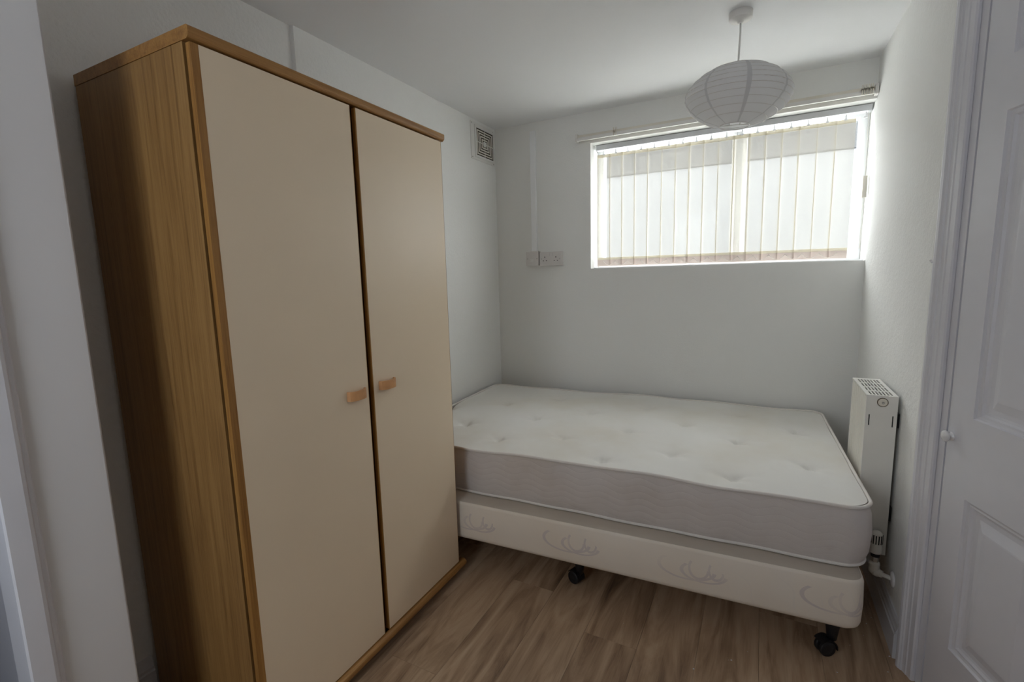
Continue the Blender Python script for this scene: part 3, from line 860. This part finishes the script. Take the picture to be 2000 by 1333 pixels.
lz('valve_body', [(.008, .184), (.0145, .188), (.0165, .200), (.0150, .214), (.0165, .218), (.0150, .226), (.010, .230)], 'rad')
lz('valve_tail', [(.008, -.903), (.0115, -.900), (.0115, RY0 - .005), (.010, RY0 + .002)], 'rad', (vx, 0, .262 - .006), 'Y')
# pipe from the elbow to the wall plate
pa, pb = Vector((vx, vy, .192)), Vector((W - .001, -.943, .196))
dr = (pb - pa).normalized()
bm = bmesh.new(); tube(bm, [pa, pa + dr * .014, pa + dr * .0141, pa + dr * .026, pa + dr * .0261, pb], [.0150, .0150, .0125, .0120, .0075, .0075], 16); child(newobj('supply_pipe', bm, 'rad', None, True), rd)
bm = bmesh.new(); lathe(bm, [(.027, W - .0008), (.027, W - .003), (.022, W - .007), (.010, W - .008)], (0, -.943, .196), 'X', 28); child(newobj('wall_plate', bm, 'ceramic', None, True), rd)

# ------------------------------------------------------------------ pendant lamp
LX, LY = 1.482, -.748
lp = empty('pendant_lamp', (LX, LY, H)); tag(lp, 'white squashed paper lantern hanging from the ceiling rose', 'lamp')
def lpl(name, prof, mat, seg=40, cap=True, smooth=True):
    bm = bmesh.new(); lathe(bm, prof, (0, 0, 0), 'Z', seg, cap); return newobj(name, bm, mat, lp, smooth)
lpl('ceiling_rose', [(.041, 0), (.041, -.003), (.0405, -.022), (.038, -.026), (.012, -.030), (.010, -.036), (.005, -.038)], 'plastic')
bm = bmesh.new(); tube(bm, [(0, 0, -.034), (.001, .001, -.07), (-.001, 0, -.12), (-.003, 0, -.19)], .0034, 10); newobj('flex', bm, 'plastic', lp, True)
lpl('lamp_holder', [(.010, -.185), (.017, -.190), (.019, -.240), (.016, -.262)], 'plastic')
# lantern: paper ribs scallop between wire hoops
ZC, RA, RB_ = 1.908 - H, .189, .106
TI = math.radians(3.0)
sh = empty('lamp_shade', (-.002, 0, ZC)); sh.parent = lp; sh.rotation_euler = (0, TI, 0)
NR = 12
hoops = []
for k in range(NR):
    t = -1 + 2 * k / (NR - 1)
    u_ = t * (1 - .06 * (1 - abs(t)))
    r = RA * (1 - (.93 * abs(u_)) ** 1.75) ** .58; z = RB_ * u_
    hoops.append((r, z))
prof = []
for (r0, z0), (r1, z1) in zip(hoops, hoops[1:]):
    for t in (0, .33, .67):
        s = .0022 * math.sin(PI * t)
        prof.append((r0 + (r1 - r0) * t - s * .8, z0 + (z1 - z0) * t))
prof.append(hoops[-1])
bm = bmesh.new(); SEG = 64
rs = random.Random(5)
rings = [[bm.verts.new(((r + rs.uniform(-.0004, .0004)) * math.cos(2 * PI * k / SEG), (r + rs.uniform(-.0004, .0004)) * math.sin(2 * PI * k / SEG), z)) for k in range(SEG)] for r, z in prof]
for A_, B_ in zip(rings, rings[1:]):
    for k in range(SEG): bm.faces.new((A_[k], A_[(k + 1) % SEG], B_[(k + 1) % SEG], B_[k]))
newobj('paper', bm, 'paper', sh, True)
for i, (r, z) in enumerate(hoops):
    bm = bmesh.new(); tube(bm, [((r - .0008) * math.cos(2 * PI * k / 48), (r - .0008) * math.sin(2 * PI * k / 48), z) for k in range(48)],   .0014 if 0 < i < NR - 1 else .0020, 5, True)
    newobj('hoop', bm, 'plastic_grey', sh, True)
# overlapping paper seams
for kk in range(8):
    a0 = 2 * PI * kk / 8 + .25; dw = .055 if kk % 2 else .085
    bm = bmesh.new(); L_ = []
    for r, z in prof: L_.append([bm.verts.new(((r + .0011) * math.cos(a0 + s * dw * .5), (r + .0011) * math.sin(a0 + s * dw * .5), z)) for s in (-1, 0, 1)])
    for A_, B_ in zip(L_, L_[1:]):
        for j in range(2): bm.faces.new((A_[j], A_[j + 1], B_[j + 1], B_[j]))
    newobj('paper_seam', bm, 'seam', sh, True)
# wire spreader inside
bm = bmesh.new()
for s in (-1, 1): tube(bm, [(s * .018, 0, RB_ - .004), (s * .024, 0, 0), (s * .018, 0, -RB_ + .004)], .0012, 6)
tube(bm, [(-hoops[-1][0] + .002, 0, RB_ - .002), (0, 0, RB_ - .004), (hoops[-1][0] - .002, 0, RB_ - .002)], .0012, 6)
tube(bm, [(-hoops[0][0] + .002, 0, -RB_ + .002), (0, 0, -RB_ + .004), (hoops[0][0] - .002, 0, -RB_ + .002)], .0012, 6)
newobj('wire_spreader', bm, 'chrome', sh, True)

# ------------------------------------------------------------------ wall vent
vt = empty('wall_vent', (0, -.155, 2.077)); tag(vt, 'square ivory louvred air vent at top of the left wall', 'vent')
VY0, VY1, VZa, VZb = -.298, -.016, 1.968, 2.186
def vb(name, *a, mat='plastic', bevel=0): return child(box(name, *a, mat, None, bevel), vt)
vb('back_plate', .0005, .004, VY0, VY1, VZa, VZb, bevel=.0008)
fy_, fz_ = (VY0 + .040, VY1 - .004), (VZa + .016, VZb - .014)
vb('louvre_shade', .0042, .0052, fy_[0] + .01, fy_[1] - .01, fz_[0] + .01, fz_[1] - .01, mat=plain('vent_shadow', (.055, .042, .03), .8, .2))  # dark sheet painting the shade between the louvres
cy_, cz_ = (fy_[0] + fy_[1]) / 2, (fz_[0] + fz_[1]) / 2
hy_, hz_ = (fy_[1] - fy_[0]) / 2, (fz_[1] - fz_[0]) / 2
def ring(f0, f1, x0, x1, mat, name):
    bm = bmesh.new()
    for (a, b, c, d) in ((-f0, f0, f1, f0), (-f0, f0, -f0, -f1), (-f0, -f1, -f1, f1), (f1, f0, -f1, f1)):
        abox(bm, x0, x1, cy_ + a * hy_, cy_ + b * hy_, cz_ + c * hz_, cz_ + d * hz_)
    return child(newobj(name, bm, mat), vt)
ring(1.0, .86, .004, .0095, 'plastic', 'vent_frame')
f = .775
for k in range(4):
    ring(f, f - .080, .0045, .0068, 'ivory', 'louvre'); f -= .160
vb('centre_boss', .0045, .0075, cy_ - .14 * hy_, cy_ + .14 * hy_, cz_ - .15 * hz_, cz_ + .15 * hz_)
vb('cross_bar', .0045, .0064, cy_ - .0022, cy_ + .0022, cz_ - .84 * hz_, cz_ + .84 * hz_)
vb('cross_bar', .0045, .0064, cy_ - .84 * hy_, cy_ + .84 * hy_, cz_ - .0022, cz_ + .0022)
for yy in (VY0 + .012, VY1 - .014):
    for zz_ in (VZa + .010, VZb - .010):
        bm = bmesh.new(); lathe(bm, [(.0045, .004), (.0040, .0058), (.001, .0062)], (0, yy, zz_), 'X', 14); child(newobj('screw', bm, 'chrome', None, True), vt)

# ------------------------------------------------------------------ socket, junction box and trunking
tk = empty('cable_trunking', (.28, 0, 1.41)); tag(tk, 'thin white cable trunking running up the back wall', 'trunking')
bm = bmesh.new(); prism(bm, [(-.019, 0), (-.019, .010), (-.016, .013), (.016, .013), (.019, .010), (.019, 0)], 1.403, 2.148, lambda u, v, w: (.277 + u, -v, w)); child(newobj('cover', bm, 'upvc'), tk)
child(box('adaptor', .252, .305, -.018, 0, 1.399, 1.409, 'plastic', None, .002), tk)
def plate(root, x0, x1, z0, z1):
    child(box('pattress_box', x0, x1, -.030, 0, z0, z1, 'plastic_grey', None, .003), root)
    child(box('face_plate', x0, x1, -.038, -.0305, z0, z1, 'plastic_grey', None, .003), root)
jb = empty('junction_box', (.272, 0, 1.36)); tag(jb, 'single white blank plate below the cable trunking', 'socket plate')
plate(jb, .229, .317, 1.315, 1.402)
so = empty('double_socket', (.40, 0, 1.355)); tag(so, 'white double power socket beside the blank plate', 'socket')
plate(so, .326, .473, 1.311, 1.398)
def screw(root, xx, zz_):
    bm = bmesh.new(); lathe(bm, [(.0036, -.0375), (.0034, -.0392), (.001, -.0394)], (xx, 0, zz_), 'Y', 12); child(newobj('screw', bm, 'chrome', None, True), root)
for xx in (.240, .306): screw(jb, xx, 1.3585)
child(box('flex_outlet', .262, .284, -.0395, -.0375, 1.340, 1.356, 'plastic', None, .001), jb)
for xx in (.337, .462): screw(so, xx, 1.3545)
for cxs in (.362, .437):
    for (dx, dz, w_, h_) in ((0, .010, .0022, .0045), (-.0105, -.012, .0034, .0020), (.0105, -.012, .0034, .0020)):
        child(box('pin_hole', cxs + dx - w_, cxs + dx + w_, -.0384, -.0375, 1.3545 + dz - h_, 1.3545 + dz + h_, 'dark'), so)
for xx in (.389, .410):
    child(box('switch_rocker', xx - .0065, xx + .0065, -.041, -.0375, 1.372, 1.390, 'plastic_grey', None, .001), so)

# ------------------------------------------------------------------ crumbs of plaster on the floor
bm = bmesh.new(); rr = random.Random(11)
spots = [(1.991, -.886), (2.006, -.861), (1.903, -1.072), (2.008, -1.073), (1.554, -1.311), (1.368, -1.144), (1.547, -1.314), (1.6, -1.25), (1.95, -1.0), (1.72, -1.33), (1.2, -1.3), (1.85, -1.22), (1.97, -.93), (1.99, -1.15), (1.45, -1.4)]
for sx_, sy_ in spots:
    r = rr.uniform(.0012, .0032); ph = rr.uniform(0, 6)
    base = [bm.verts.new((sx_ + r * rr.uniform(.6, 1.3) * math.cos(ph + 2 * PI * k / 5), sy_ + r * rr.uniform(.6, 1.3) * math.sin(ph + 2 * PI * k / 5), .0002)) for k in range(5)]
    tip = bm.verts.new((sx_, sy_, r * .8))
    for k in range(5): bm.faces.new((base[k], base[(k + 1) % 5], tip))
    bm.faces.new(base[::-1])
tag(newobj('floor_crumbs', bm, 'ceramic'), 'tiny white plaster crumbs scattered on the wooden floor', 'debris', kind='stuff')
